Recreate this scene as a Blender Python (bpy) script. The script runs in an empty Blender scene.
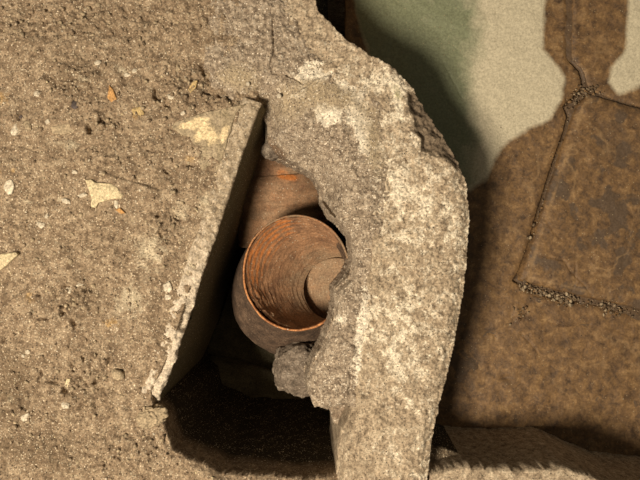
import bpy, math, random
import numpy as np
from mathutils import Vector

# ------------------------------------------------------------------ camera, world, light
S = 0.0015            # metres per pixel on the plane z = 0
H = 1.0               # camera height above that plane
scene = bpy.context.scene
C = scene.collection
cam_data = bpy.data.cameras.new('camera')
cam = bpy.data.objects.new('camera', cam_data)
C.objects.link(cam)
cam.location = (0, 0, H)
cam.rotation_euler = (0, 0, 0)
cam_data.sensor_width = 36.0
cam_data.lens = 36.0 * H / (640 * S)
cam_data.clip_start = 0.02
scene.camera = cam

world = bpy.data.worlds.new('world')
scene.world = world
world.use_nodes = True
bg = world.node_tree.nodes['Background']
bg.inputs[0].default_value = (1.0, 0.90, 0.72, 1)
bg.inputs[1].default_value = 0.125

LDIR = Vector((-0.42, -0.33, 1.0)).normalized()
ld = bpy.data.lights.new('work_lamp', 'AREA')
ld.shape = 'DISK'
ld.size = 0.60
ld.energy = 95
ld.color = (1.0, 0.885, 0.72)
lamp = bpy.data.objects.new('work_lamp', ld)
C.objects.link(lamp)
lamp.location = Vector((0.0, 0.0, -0.05)) + LDIR * 2.4
lamp.rotation_euler = LDIR.to_track_quat('Z', 'Y').to_euler()

vs = scene.view_settings
vs.view_transform = 'Standard'
vs.look = 'None'
vs.gamma = 1.0
vs.exposure = 0.0
vs.use_curve_mapping = False

# ------------------------------------------------------------------ coordinates
def at(px, py, z=0.0):
    k = S * (H - z) / H
    return ((px - 320) * k, (240 - py) * k)

def poly(pts, z=0.0):
    return np.array([at(p[0], p[1], z) for p in pts])

# ------------------------------------------------------------------ noise in numpy
def _hash(ix, iy, iz, seed):
    h = (ix.astype(np.uint32) * np.uint32(374761393) + iy.astype(np.uint32) * np.uint32(668265263)
         + iz.astype(np.uint32) * np.uint32(2147483647) + np.uint32((seed * 974634777 + 12345) & 0xffffffff))
    h = (h ^ (h >> np.uint32(13))) * np.uint32(1274126177)
    h = (h ^ (h >> np.uint32(16))) * np.uint32(2246822519)
    h = h ^ (h >> np.uint32(15))
    return (h & np.uint32(0xffffff)).astype(np.float64) / 16777215.0

def vnoise(x, y, z=None, seed=0):
    if z is None:
        z = np.zeros_like(x)
    fx, fy, fz = np.floor(x), np.floor(y), np.floor(z)
    ix, iy, iz = fx.astype(np.int64) & 0xffff, fy.astype(np.int64) & 0xffff, fz.astype(np.int64) & 0xffff
    u, v, w = x - fx, y - fy, z - fz
    u, v, w = u * u * (3 - 2 * u), v * v * (3 - 2 * v), w * w * (3 - 2 * w)
    r = 0
    for a in (0, 1):
        for b in (0, 1):
            for c in (0, 1):
                r = r + _hash(ix + a, iy + b, iz + c, seed) * (u if a else 1 - u) * (v if b else 1 - v) * (w if c else 1 - w)
    return r * 2 - 1

def fbm(x, y, z=None, f=10.0, n=4, seed=0, gain=0.5):
    r, a, t = 0, 1.0, 0
    if z is None:
        z = np.zeros_like(x)
    for k in range(n):
        ca, sa = math.cos(0.6 * k + 0.3), math.sin(0.6 * k + 0.3)
        r = r + a * vnoise((x * ca - y * sa) * f + 3.1 * k, (x * sa + y * ca) * f + 1.7 * k, z * f + 5.3 * k, seed + k)
        t += a
        a *= gain
        f *= 2.03
    return r / t

def cells(x, y, size, seed=0, fill=1.0):
    """rounded lumps on a jittered grid: height 0..1"""
    X, Y = x / size, y / size
    ix, iy = np.floor(X), np.floor(Y)
    best = np.zeros_like(x)
    zz = np.zeros(x.shape, np.int64)
    for a in (-1, 0, 1):
        for b in (-1, 0, 1):
            cx, cy = (ix + a).astype(np.int64) & 0xffff, (iy + b).astype(np.int64) & 0xffff
            jx, jy = _hash(cx, cy, zz, seed), _hash(cx, cy, zz + 1, seed)
            am = _hash(cx, cy, zz + 2, seed)
            rr = 0.35 + 0.45 * am
            asp = 0.6 + 0.8 * _hash(cx, cy, zz + 3, seed)
            d2 = ((X - ix - a - jx) ** 2 * asp + (Y - iy - b - jy) ** 2 / asp) / (rr * rr)
            h = np.sqrt(np.clip(1 - d2, 0, 1)) * (0.3 + 0.7 * am) * (am < fill)
            best = np.maximum(best, h)
    return best

def sdf(x, y, P):
    """signed distance to a polygon, negative inside"""
    d = np.full(x.shape, 1e9)
    inside = np.zeros(x.shape, bool)
    n = len(P)
    for i in range(n):
        ax, ay = P[i]; bx, by = P[(i + 1) % n]
        ex, ey = bx - ax, by - ay
        t = np.clip(((x - ax) * ex + (y - ay) * ey) / (ex * ex + ey * ey + 1e-12), 0, 1)
        d = np.minimum(d, (x - ax - t * ex) ** 2 + (y - ay - t * ey) ** 2)
        c = ((ay > y) != (by > y))
        with np.errstate(divide='ignore', invalid='ignore'):
            xi = ex * (y - ay) / (ey if ey != 0 else 1e-12) + ax
        inside ^= c & (x < xi)
    d = np.sqrt(d)
    return np.where(inside, -d, d)

def line_dist(x, y, P):
    d = np.full(x.shape, 1e9)
    for i in range(len(P) - 1):
        ax, ay = P[i]; bx, by = P[i + 1]
        ex, ey = bx - ax, by - ay
        t = np.clip(((x - ax) * ex + (y - ay) * ey) / (ex * ex + ey * ey + 1e-12), 0, 1)
        d = np.minimum(d, (x - ax - t * ex) ** 2 + (y - ay - t * ey) ** 2)
    return np.sqrt(d)

def sm(a, b, x):
    t = np.clip((x - a) / (b - a), 0, 1)
    return t * t * (3 - 2 * t)

def blob(PX, PY, x, y, rx, ry, ang=0.0):
    """soft 0..1 spot centred on a place of the z=0 plane, in px"""
    c, s = math.cos(math.radians(ang)), math.sin(math.radians(ang))
    u, v = ((PX - x) * c + (PY - y) * s) / rx, (-(PX - x) * s + (PY - y) * c) / ry
    return np.exp(-(u * u + v * v))

# ------------------------------------------------------------------ materials
MATS = {}
def material(name, cols, scale=40.0, rough=0.92, bump=0.3, bscale=500.0, specks=None, masks=(), spec=0.2, stretch=None, grain=0.55, gscale=330.0, distort=0.0, detail=6, drough=0.6):
    """cols: list of (position, rgb); masks: list of (attribute, rgb, break_scale, lo, hi)"""
    m = bpy.data.materials.new(name)
    m.use_nodes = True
    nt = m.node_tree; N = nt.nodes; L = nt.links
    b = N['Principled BSDF']
    b.inputs['Roughness'].default_value = rough
    b.inputs['Specular IOR Level'].default_value = spec
    tc = N.new('ShaderNodeTexCoord')
    co = tc.outputs['Object']
    if stretch:
        mp = N.new('ShaderNodeMapping'); mp.inputs['Scale'].default_value = stretch
        L.new(co, mp.inputs[0]); co = mp.outputs[0]
    def noise(sc, det=6, rg=0.6, di=0.0):
        n = N.new('ShaderNodeTexNoise'); n.inputs['Scale'].default_value = sc
        n.inputs['Detail'].default_value = det; n.inputs['Roughness'].default_value = rg; n.inputs['Distortion'].default_value = di
        L.new(co, n.inputs['Vector']); return n.outputs[0]
    r = N.new('ShaderNodeValToRGB')
    while len(r.color_ramp.elements) < len(cols):
        r.color_ramp.elements.new(0.5)
    for e, (p, c) in zip(r.color_ramp.elements, cols):
        e.position = p; e.color = (*c, 1)
    L.new(noise(scale, detail, drough, distort), r.inputs[0])
    col = r.outputs[0]
    def mix(fac, a, c):
        x = N.new('ShaderNodeMix'); x.data_type = 'RGBA'
        L.new(fac, x.inputs['Factor']); L.new(a, x.inputs['A'])
        x.inputs['B'].default_value = (*c, 1)
        return x.outputs['Result']
    for (an, c, bs, lo, hi) in masks:
        at_ = N.new('ShaderNodeAttribute'); at_.attribute_name = an
        f = at_.outputs['Fac']
        if bs:
            ad = N.new('ShaderNodeMath'); ad.operation = 'MULTIPLY_ADD'
            L.new(noise(bs, 8, 0.7), ad.inputs[0]); ad.inputs[1].default_value = 1.0
            sb = N.new('ShaderNodeMath'); sb.operation = 'SUBTRACT'
            L.new(f, sb.inputs[0]); sb.inputs[1].default_value = 0.5
            L.new(sb.outputs[0], ad.inputs[2]); f = ad.outputs[0]
        mr = N.new('ShaderNodeMapRange'); mr.inputs[1].default_value = lo; mr.inputs[2].default_value = hi
        L.new(f, mr.inputs[0])
        col = mix(mr.outputs[0], col, c)
    for sp in (specks or []):
        sc, rad, c = sp
        v = N.new('ShaderNodeTexVoronoi'); v.inputs['Scale'].default_value = sc
        L.new(co, v.inputs['Vector'])
        # only some of the cells carry a speck
        sx = N.new('ShaderNodeSeparateColor'); L.new(v.outputs['Color'], sx.inputs[0])
        th = N.new('ShaderNodeMath'); th.operation = 'MULTIPLY'; L.new(sx.outputs[0], th.inputs[0]); th.inputs[1].default_value = rad
        lt = N.new('ShaderNodeMath'); lt.operation = 'LESS_THAN'
        L.new(v.outputs['Distance'], lt.inputs[0]); L.new(th.outputs[0], lt.inputs[1])
        ml = N.new('ShaderNodeMath'); ml.operation = 'MULTIPLY'; L.new(lt.outputs[0], ml.inputs[0])
        g = N.new('ShaderNodeMath'); g.operation = 'GREATER_THAN'; L.new(sx.outputs[1], g.inputs[0]); g.inputs[1].default_value = 0.55
        L.new(g.outputs[0], ml.inputs[1])
        col = mix(ml.outputs[0], col, c)
    if grain:
        mr = N.new('ShaderNodeMapRange'); mr.inputs[1].default_value = 0.32; mr.inputs[2].default_value = 0.68
        mr.inputs[3].default_value = 1 - grain; mr.inputs[4].default_value = 1 + grain * .75
        L.new(noise(gscale, 3, 0.75), mr.inputs[0])
        vm = N.new('ShaderNodeVectorMath'); vm.operation = 'SCALE'
        L.new(col, vm.inputs[0]); L.new(mr.outputs[0], vm.inputs['Scale']); col = vm.outputs[0]
    L.new(col, b.inputs['Base Color'])
    if bump:
        bp = N.new('ShaderNodeBump'); bp.inputs['Strength'].default_value = bump
        bp.inputs['Distance'].default_value = 0.002
        L.new(noise(bscale, 4, 0.65), bp.inputs['Height'])
        L.new(bp.outputs[0], b.inputs['Normal'])
    MATS[name] = m
    return m

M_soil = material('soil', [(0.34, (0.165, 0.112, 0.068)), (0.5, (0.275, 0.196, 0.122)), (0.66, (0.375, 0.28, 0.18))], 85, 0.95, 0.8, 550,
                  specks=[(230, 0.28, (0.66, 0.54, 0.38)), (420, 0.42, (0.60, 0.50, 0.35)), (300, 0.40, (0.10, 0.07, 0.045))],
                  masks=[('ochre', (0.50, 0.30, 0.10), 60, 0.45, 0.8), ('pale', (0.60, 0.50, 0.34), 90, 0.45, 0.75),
                         ('dark', (0.14, 0.095, 0.055), 70, 0.5, 1.0), ('pit_shade', (0.045, 0.034, 0.020), 0, 0.1, 0.6)])  # last mask paints the pit's shade onto the soil wall
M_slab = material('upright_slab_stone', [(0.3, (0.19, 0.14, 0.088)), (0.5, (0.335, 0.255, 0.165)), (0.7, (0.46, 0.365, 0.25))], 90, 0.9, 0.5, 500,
                  specks=[(350, 0.35, (0.6, 0.53, 0.4))], masks=[('pale', (0.56, 0.46, 0.34), 110, 0.4, 0.7), ('pit_shade', (0.17, 0.14, 0.08), 40, 0.3, 0.7)])
M_mortar = material('mortar', [(0.34, (0.18, 0.132, 0.09)), (0.5, (0.31, 0.238, 0.165)), (0.66, (0.43, 0.345, 0.25))], 110, 0.93, 0.55, 700,
                    specks=[(330, 0.38, (0.68, 0.59, 0.46)), (420, 0.5, (0.12, 0.085, 0.06)), (250, 0.33, (0.66, 0.56, 0.42))],
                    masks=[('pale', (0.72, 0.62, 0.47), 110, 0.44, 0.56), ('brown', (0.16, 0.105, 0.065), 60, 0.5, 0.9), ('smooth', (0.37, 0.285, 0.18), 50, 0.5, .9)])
M_block = material('limestone', [(0.32, (0.19, 0.14, 0.09)), (0.48, (0.37, 0.28, 0.185)), (0.66, (0.50, 0.40, 0.275))], 95, 0.92, 0.6, 600,
                   specks=[(300, 0.35, (0.10, 0.08, 0.055))],
                   masks=[('pale', (0.72, 0.615, 0.455), 260, 0.42, 0.62), ('brown', (0.17, 0.125, 0.082), 60, 0.45, 0.8),
                          ('moss', (0.27, 0.24, 0.11), 80, 0.6, 0.9)])
M_terra = material('terracotta', [(0.3, (0.15, 0.078, 0.044)), (0.5, (0.27, 0.145, 0.075)), (0.72, (0.40, 0.215, 0.11))], 45, 0.8, 0.25, 420,
                   specks=[(260, 0.28, (0.45, 0.36, 0.25))],
                   masks=[('orange', (0.47, 0.165, 0.045), 50, 0.50, 0.85), ('dust', (0.27, 0.185, 0.11), 55, 0.45, 0.95)], grain=.4)
M_wall = material('dirty_shaded_terracotta', [(0.32, (0.055, 0.036, 0.024)), (0.5, (0.105, 0.066, 0.042)), (0.7, (0.165, 0.105, 0.066))], 45, 0.9, 0.5, 350, specks=[(260, 0.25, (0.30, 0.24, 0.17))])  # dirt and the pit's shade together in one darker brown
M_rim = material('terracotta_broken_edge', [(0.35, (0.30, 0.12, 0.05)), (0.6, (0.58, 0.26, 0.10))], 90, 0.85, 0.2, 500, specks=[(300, 0.35, (0.55, 0.46, 0.34))], masks=[('dust', (0.26, 0.17, 0.10), 90, .4, .8)])
M_lump = material('grey_mortar_lump', [(0.3, (0.08, 0.06, 0.042)), (0.5, (0.165, 0.125, 0.09)), (0.7, (0.27, 0.215, 0.16))], 70, 0.85, 0.3, 500, specks=[(350, 0.3, (0.5, 0.43, 0.33))])
M_pit = material('pit_earth', [(0.3, (0.11, 0.09, 0.052)), (0.7, (0.22, 0.185, 0.11))], 30, 0.95, 0.3, 300)
M_pave = material('brown_paving', [(0.34, (0.060, 0.034, 0.017)), (0.45, (0.125, 0.071, 0.032)), (0.55, (0.185, 0.104, 0.043)), (0.66, (0.28, 0.168, 0.072))], 58, 0.6, 0.45, 260, spec=0.35, grain=.27, gscale=260, distort=.35, detail=12, drough=.72,
                  specks=[(240, 0.2, (0.34, 0.26, 0.15))],
                  masks=[('pale', (0.52, 0.45, 0.31), 22, 0.28, 0.85), ('moss', (0.19, 0.20, 0.115), 16, .3, .9), ('grime', (0.095, 0.060, 0.034), 60, 0.45, 1.0), ('vein', (0.27, 0.165, 0.075), 0, 0.1, 1.0)])
M_joint = material('joint_rubble', [(0.35, (0.10, 0.065, 0.035)), (0.65, (0.25, 0.18, 0.11))], 80, 0.9, 0.4, 400)
def stone_mat(name, c, k=0.55):
    return material(name, [(0.35, tuple(v * k for v in c)), (0.65, c)], 90, 0.88, 0.3, 450)
M_cream = stone_mat('cream_stone', (0.66, 0.53, 0.32), 0.75)
M_white = stone_mat('white_stone', (0.66, 0.56, 0.41), 0.75)
M_orange = stone_mat('orange_brick', (0.56, 0.30, 0.11), 0.7)
M_ochre = stone_mat('ochre_brick', (0.52, 0.37, 0.17), 0.75)
M_dark = stone_mat('dark_stone', (0.11, 0.085, 0.075), 0.6)
M_tan = stone_mat('tan_stone', (0.42, 0.32, 0.20), 0.7)

# ------------------------------------------------------------------ mesh helpers
def link(o, parent=None):
    C.objects.link(o)
    if parent:
        o.parent = parent
    return o

def mesh_obj(name, V, F, mat, parent=None, origin=(0, 0, 0), attrs=None, smooth=True):
    V = np.asarray(V, np.float64) - np.array(origin)
    me = bpy.data.meshes.new(name)
    F = np.asarray(F, np.int32)
    k = F.shape[1]
    me.vertices.add(len(V)); me.vertices.foreach_set('co', V.astype(np.float32).ravel())
    me.loops.add(F.size); me.loops.foreach_set('vertex_index', F.ravel())
    me.polygons.add(len(F)); me.polygons.foreach_set('loop_start', np.arange(0, F.size, k, dtype=np.int32))
    me.update(calc_edges=True)
    if smooth:
        me.polygons.foreach_set('use_smooth', np.ones(len(F), bool))
    for an, av in (attrs or {}).items():
        a = me.attributes.new(an, 'FLOAT', 'POINT')
        a.data.foreach_set('value', np.asarray(av, np.float32))
    me.materials.append(mat)
    me.validate()
    o = bpy.data.objects.new(name, me)
    if parent is None:
        o.location = origin
    link(o, parent)
    return o

def tag(o, label=None, cat=None, group=None, kind=None):
    for k, v in (('label', label), ('category', cat), ('group', group), ('kind', kind)):
        if v:
            o[k] = v
    return o

def thing(name, loc, label, cat, group=None, kind=None):
    o = bpy.data.objects.new(name, None)
    o.empty_display_size = 0.05
    o.location = loc
    link(o)
    return tag(o, label, cat, group, kind)

def heightfield(name, box, step, zfun, mat, parent=None, zref=0.0, origin=(0, 0, 0), under=None, bottom=None):
    """zfun(X, Y) -> (Z, keep, attrs). box in px at height zref. A closed skirt goes down to `bottom` all round."""
    x0, y1 = at(box[0], box[1], zref); x1, y0 = at(box[2], box[3], zref)
    xs = np.arange(x0, x1 + step, step); ys = np.arange(y0, y1 + step, step)
    X, Y = np.meshgrid(xs, ys)
    Z, keep, attrs = zfun(X, Y)
    nx, ny = len(xs), len(ys)
    idx = np.arange(nx * ny).reshape(ny, nx)
    kf = keep[:-1, :-1] & keep[1:, :-1] & keep[:-1, 1:] & keep[1:, 1:]
    a, b, c, d = idx[:-1, :-1][kf], idx[:-1, 1:][kf], idx[1:, 1:][kf], idx[1:, :-1][kf]
    F = np.stack([a, b, c, d], 1)
    V = np.stack([X.ravel(), Y.ravel(), Z.ravel()], 1)
    # skirt along every open edge
    E = np.concatenate([F[:, [0, 1]], F[:, [1, 2]], F[:, [2, 3]], F[:, [3, 0]]])
    n = nx * ny
    key = E.min(1).astype(np.int64) * n + E.max(1)
    u, inv, cnt = np.unique(key, return_inverse=True, return_counts=True)
    B = E[cnt[inv] == 1]
    used = np.unique(F)
    re = np.full(n, -1, np.int64); re[used] = np.arange(len(used))
    V = V[used]; F = re[F]; B = re[B]
    A = {k: np.asarray(v).ravel()[used] for k, v in attrs.items()}
    if bottom is not None:
        bv = np.unique(B)
        r2 = np.full(len(V), -1, np.int64); r2[bv] = np.arange(len(bv)) + len(V)
        low = V[bv].copy(); low[:, 2] = np.minimum(low[:, 2] - 0.001, bottom)
        F = np.concatenate([F, np.stack([B[:, 1], B[:, 0], r2[B[:, 0]], r2[B[:, 1]]], 1)])
        A = {k: np.concatenate([v, v[bv]]) for k, v in A.items()}
        # underside, on a coarser grid
        V = np.concatenate([V, low])
        if under:
            st = under
            sub = keep[::st, ::st]
            Xs, Ys = X[::st, ::st], Y[::st, ::st]
            k2 = sub[:-1, :-1] & sub[1:, :-1] & sub[:-1, 1:] & sub[1:, 1:]
            i2 = np.arange(sub.size).reshape(sub.shape) + len(V)
            F2 = np.stack([i2[:-1, :-1][k2], i2[1:, :-1][k2], i2[1:, 1:][k2], i2[:-1, 1:][k2]], 1)
            V = np.concatenate([V, np.stack([Xs.ravel(), Ys.ravel(), np.full(Xs.size, bottom + 0.0005)], 1)])
            F = np.concatenate([F, F2])
            A = {k: np.concatenate([v, np.zeros(Xs.size)]) for k, v in A.items()}
            used = np.unique(F); re = np.full(len(V), -1, np.int64); re[used] = np.arange(len(used))
            V = V[used]; F = re[F]; A = {k: v[used] for k, v in A.items()}
    return mesh_obj(name, V, F, mat, parent, origin, A)

PXY = lambda X, Y: (X / S + 320, 240 - Y / S)

# ------------------------------------------------------------------ layout
Z_PIT = -0.46
Z_FLOOR = -0.20
Z_MORTAR_UNDER = -0.085

SLAB_E = [(262, 103), (259, 108), (241, 158), (215, 240), (197, 289), (189, 315), (176, 358), (160, 396), (156, 404)]
SOIL = poly([(-90, -70), (330, -70), (285, 20), (262, 80), (253, 104), (240, 111), (228, 157), (207, 228), (192, 282), (184, 308),
             (171, 350), (151, 392), (152, 407), (160, 424), (172, 452), (220, 474), (300, 482), (345, 480), (400, 450), (470, 470), (480, 560), (-90, 560)])
ROUGH = [(75, 85, 35, 28, 0, 1.0), (105, 122, 22, 12, 0, 1.0), (75, 300, 30, 24, 0, 1.0), (88, 385, 30, 45, 0, 1.0), (20, 395, 40, 45, 0, .7),
         (190, 85, 42, 24, 20, 1.1), (165, 105, 22, 18, 0, .8), (165, 225, 20, 28, 0, .7), (20, 215, 30, 40, 0, .35), (225, 95, 30, 9, 25, 1.2), (215, 60, 9, 30, 0, 1.2),
         (150, 150, 15, 30, 0, .5), (150, 450, 200, 25, 0, .8), (100, 20, 250, 25, 0, .8)]
DENTS = [(88, 130, 2.2, 7, -20, 7), (103, 122, 2.2, 8, -30, 7), (73, 104, 4, 4, 0, 3), (19, 117, 3, 3, 0, 4), (156, 95, 2.5, 11, -28, 5), (166, 103, 1.8, 8, -25, 4),
         (66, 287, 2, 7, -15, 5), (86, 290, 7, 2, 20, 4), (62, 311, 3.5, 5, -20, 6), (43, 319, 7, 2, 5, 5), (72, 325, 3, 7, -35, 5), (38, 296, 3, 2, 0, 4), (56, 296, 3, 2, 20, 4),
         (41, 377, 2, 9, 5, 5), (52, 382, 9, 1.8, 15, 4), (66, 390, 3, 6, -20, 6), (72, 366, 2, 8, -30, 4), (85, 358, 2, 6, 0, 5), (108, 362, 2, 6, 0, 5), (96, 382, 4, 3, 0, 5),
         (85, 405, 8, 2, 0, 4), (118, 369, 4.5, 1.6, 5, 4), (166, 172, 2, 5, -25, 5), (190, 166, 6, 1.6, 10, 3), (158, 215, 3, 3, 0, 5), (177, 219, 6, 2, 30, 4), (160, 235, 2, 6, -20, 4),
         (203, 68, 3, 8, -20, 6), (212, 80, 4, 7, -30, 5), (225, 96, 10, 3, 18, 6), (243, 104, 9, 3.5, 25, 10), (252, 108, 5, 5, 0, 10), (206, 92, 6, 3, 20, 5), (26, 228, 5, 2, 40, 3), (3, 340, 2, 5, 0, 4)]

def soil_z(X, Y, full=True):
    PX, PY = PXY(X, Y)
    z = 0.006 * fbm(X, Y, f=7, n=3, seed=3) + 0.0065 * fbm(X, Y, f=26, n=3, seed=8)
    rough = 0.16 + 0.22 * sm(-0.1, 0.5, fbm(X, Y, f=13, n=2, seed=31))
    for b in ROUGH:
        rough = np.maximum(rough, b[5] * blob(PX, PY, *b[:5]))
    if full:
        wx, wy = .004 * fbm(X, Y, f=110, n=3, seed=51), .004 * fbm(X, Y, f=110, n=3, seed=52)
        z = z + rough * (0.0050 * (cells(X + wx, Y + wy, 0.014, 5) - .4) + 0.0036 * (cells(X + wx, Y + wy, 0.0085, 6) - .4)) + (0.2 + rough) * 0.0016 * (cells(X + wx, Y + wy, 0.0052, 7) - .3)
        z = z + (0.55 + rough) * 0.0022 * fbm(X, Y, f=240, n=3, seed=12, gain=.7) + (.30 + rough) * .0062 * fbm(X, Y, f=75, n=4, seed=13, gain=.6)
    wob = 3.5 * fbm(X, Y, f=130, n=3, seed=44)
    for (x, y, rx, ry, an, dp) in DENTS:
        z = z - dp * 0.0019 * sm(.35, .8, blob(PX + wob, PY - wob, x, y, rx, ry, an))
    z = z + 0.006 * blob(PX, PY, 75, 85, 40, 30) - 0.010 * blob(PX, PY, 238, 98, 30, 9, 20) - 0.006 * blob(PX, PY, 208, 72, 9, 25, -20)
    # lower under the mortar bed at the top and under the stones on the right
    z = z - 0.03 * sm(0, 40, PX - (235 + (PY < 100) * 0)) * sm(0, 12, 104 - PY)
    z = z - 0.06 * sm(320, 380, PX)
    return z, rough

def soil(X, Y):
    PX, PY = PXY(X, Y)
    z, rough = soil_z(X, Y)
    sd = sdf(X, Y, SOIL) + 0.006 * fbm(X, Y, f=28, n=3, seed=21) * sm(402, 410, PY)
    w = 0.009 + .02 * sm(404, 418, PY) * (PX > 100)
    t = np.clip(sd / w, 0, 1)
    z = z - t * (0.47) - 0.006 * sm(-0.012, 0, sd) * sm(400, 408, PY)
    ochre = 0.0 * X
    for b in [(112, 95, 6, 9, 0), (137, 115, 8, 9, 30), (193, 86, 7, 6, 0), (3, 98, 10, 14, 0), (110, 322, 14, 10, 0), (0, 172, 6, 12, 0), (14, 170, 5, 5, 0), (30, 300, 10, 14, 0), (190, 160, 12, 6, 0)]:
        ochre = np.maximum(ochre, 0.62 * blob(PX, PY, *b))
    pale = 0.0 * X
    for b in [(85, 80, 12, 6, 10), (120, 70, 14, 6, 20), (15, 130, 8, 10, 0), (10, 188, 5, 8, 0), (28, 202, 10, 4, 20), (70, 145, 22, 10, 0), (205, 205, 14, 22, 20), (192, 262, 14, 40, 22),
              (168, 288, 7, 9, 0), (150, 250, 30, 40, 10), (180, 210, 20, 20, 0), (60, 200, 8, 5, 0), (88, 252, 9, 5, 0), (175, 340, 8, 30, 22), (10, 400, 8, 8, 0), (130, 300, 30, 30, 0)]:
        pale = np.maximum(pale, 0.62 * blob(PX, PY, *b))
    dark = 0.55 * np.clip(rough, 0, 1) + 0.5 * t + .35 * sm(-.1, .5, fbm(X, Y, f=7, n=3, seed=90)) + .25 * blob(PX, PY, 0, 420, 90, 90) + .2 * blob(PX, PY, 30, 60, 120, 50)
    return z, sd < w, {'ochre': ochre, 'pale': pale, 'dark': dark, 'pit_shade': sm(-.03, -.12, z)}  # last mask: painted shade, darker down the soil wall

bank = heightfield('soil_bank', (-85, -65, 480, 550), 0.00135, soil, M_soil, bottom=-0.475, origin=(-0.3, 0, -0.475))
tag(bank, 'crumbly light brown soil filling the left side of the trench', 'soil', kind='structure')

# pit floor
def pit(X, Y):
    z = Z_PIT + 0.006 * fbm(X, Y, f=14, n=4, seed=61)
    return z, np.ones(X.shape, bool), {}
pf = heightfield('pit_floor', (60, -10, 400, 470), 0.006, pit, M_pit, zref=Z_PIT, bottom=-0.50, origin=(0, 0, -0.5))
tag(pf, 'dark earth at the bottom of the pit, in deep shade', 'soil', kind='structure')

# ------------------------------------------------------------------ upright slab lining the pit
def upright_slab():
    E = np.array([at(*p) for p in SLAB_E])
    seg = np.r_[0, np.cumsum(np.hypot(*np.diff(E, axis=0).T))]
    n = 330
    s = np.linspace(0, seg[-1], n)
    ex, ey = np.interp(s, seg, E[:, 0]), np.interp(s, seg, E[:, 1])
    T = E[-1] - E[0]; T = T / np.hypot(*T)
    nx, ny = -T[1], T[0]                     # towards the pit (east)
    if nx < 0: nx, ny = -nx, -ny
    th = 0.031
    # cross-section profile: (offset from the pit face, depth)
    prof = [(-th - .004, -.40), (-th, -.20), (-th, -.05), (-th, -.012)]
    prof += [(-th + .001, -.003), (-th + .003, -.0008)]
    prof += [(-th + .003 + k * (th - .006) / 16, -.0003) for k in range(1, 17)]
    prof += [(-.0015, -.0015), (0, -.004)]
    prof += [(0, -.004 - k * .003) for k in range(1, 10)]
    prof += [(0, -.031 - .36 * (k / 60)) for k in range(1, 61)]
    prof += [(-th * .5, -.398)]
    prof = np.array(prof); m = len(prof)
    O, D = prof[:, 0][None, :], prof[:, 1][None, :]
    f = (s / seg[-1])[:, None]
    run = 0.022 * np.clip(1 - f * 1.4, 0, 1) * (-D / .39) * (O > -th * .9)
    X = ex[:, None] + nx * (O + run); Y = ey[:, None] + ny * (O + run)
    top = np.exp(D / .03)
    Z = D + 0 * X
    d1 = fbm(X, Y, Z, f=55, n=5, seed=71, gain=.6); d2 = fbm(X, Y, Z, f=150, n=3, seed=75)
    amp = 0.0012 + 0.0042 * top * (0.35 + sm(.25, .7, f))
    X = X + nx * d1 * amp; Y = Y + ny * d1 * amp
    Z = Z + top * (0.0042 * d2 * (0.5 + f) + 0.004 * d1) - 0.0006 + .0025 * (1 - f)
    # broken edge: little bites out of the arris at the southern half
    bite = sm(.15, .6, fbm(X, Y, f=38, n=2, seed=79)) * sm(.45, .75, f) * np.exp(-((O + .004) / .012) ** 2) * (D > -.03)
    Z = Z - .011 * bite
    Z = Z - .05 * (D > -.2) * sm(.975, 1.0, f) * 0.4 - .004 * (1 - sm(0, .03, f))
    V = np.stack([X.ravel(), Y.ravel(), Z.ravel()], 1)
    idx = np.arange(n * m).reshape(n, m)
    F = np.stack([idx[:-1, :-1].ravel(), idx[:-1, 1:].ravel(), idx[1:, 1:].ravel(), idx[1:, :-1].ravel()], 1)
    F = np.concatenate([F, np.stack([idx[:-1, -1], idx[:-1, 0], idx[1:, 0], idx[1:, -1]], 1)])
    # end caps
    def cap(r, flip):
        out = []
        a, b = 0, m - 1
        while b - a >= 3:
            q = [r[a], r[a + 1], r[b - 1], r[b]]
            out.append(q[::-1] if flip else q); a += 1; b -= 1
        return out
    F = np.concatenate([F, cap(idx[0], True), cap(idx[-1], False)])
    PX, PY = PXY(X, Y)
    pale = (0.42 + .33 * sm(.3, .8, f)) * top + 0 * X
    o = thing('upright_stone_slab', (float(E[:, 0].mean()), float(E[:, 1].mean()), -.40),
              'long narrow stone slab set on edge, lining the left side of the dark pit', 'stone slab')
    org = np.array(o.location)
    mesh_obj('slab_body', V, F, M_slab, o, org, {'pale': pale.ravel(), 'pit_shade': (1.05 * sm(-.004, -.012, D) * (O > -.02) + 0 * X).ravel()})  # last mask: shade of the pit face put into its olive colour
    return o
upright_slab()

# ------------------------------------------------------------------ rounded kerb block and mortar bed
BLOCK_OUT = [(300, -70), (318, 10), (345, 38), (372, 55), (396, 67), (411, 82), (428, 108), (446, 134), (460, 160), (468, 183), (471, 212), (470, 245),
             (466, 285), (461, 320), (453, 358), (446, 386), (438, 418), (432, 452), (428, 500), (425, 560)]
BLOCK = poly(BLOCK_OUT + [(330, 560), (340, 440), (352, 412), (350, 395), (352, 370), (360, 330), (362, 290), (370, 240), (368, 200), (355, 160), (335, 120), (310, 85), (290, 40), (270, -70)])
CHIP = poly([(409, 92), (418, 92), (430, 106), (440, 120), (450, 136), (458, 146), (462, 160), (470, 178), (462, 168), (452, 164), (444, 156), (437, 157), (430, 150), (423, 149), (422, 138), (416, 132), (417, 120), (411, 110)])

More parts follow.
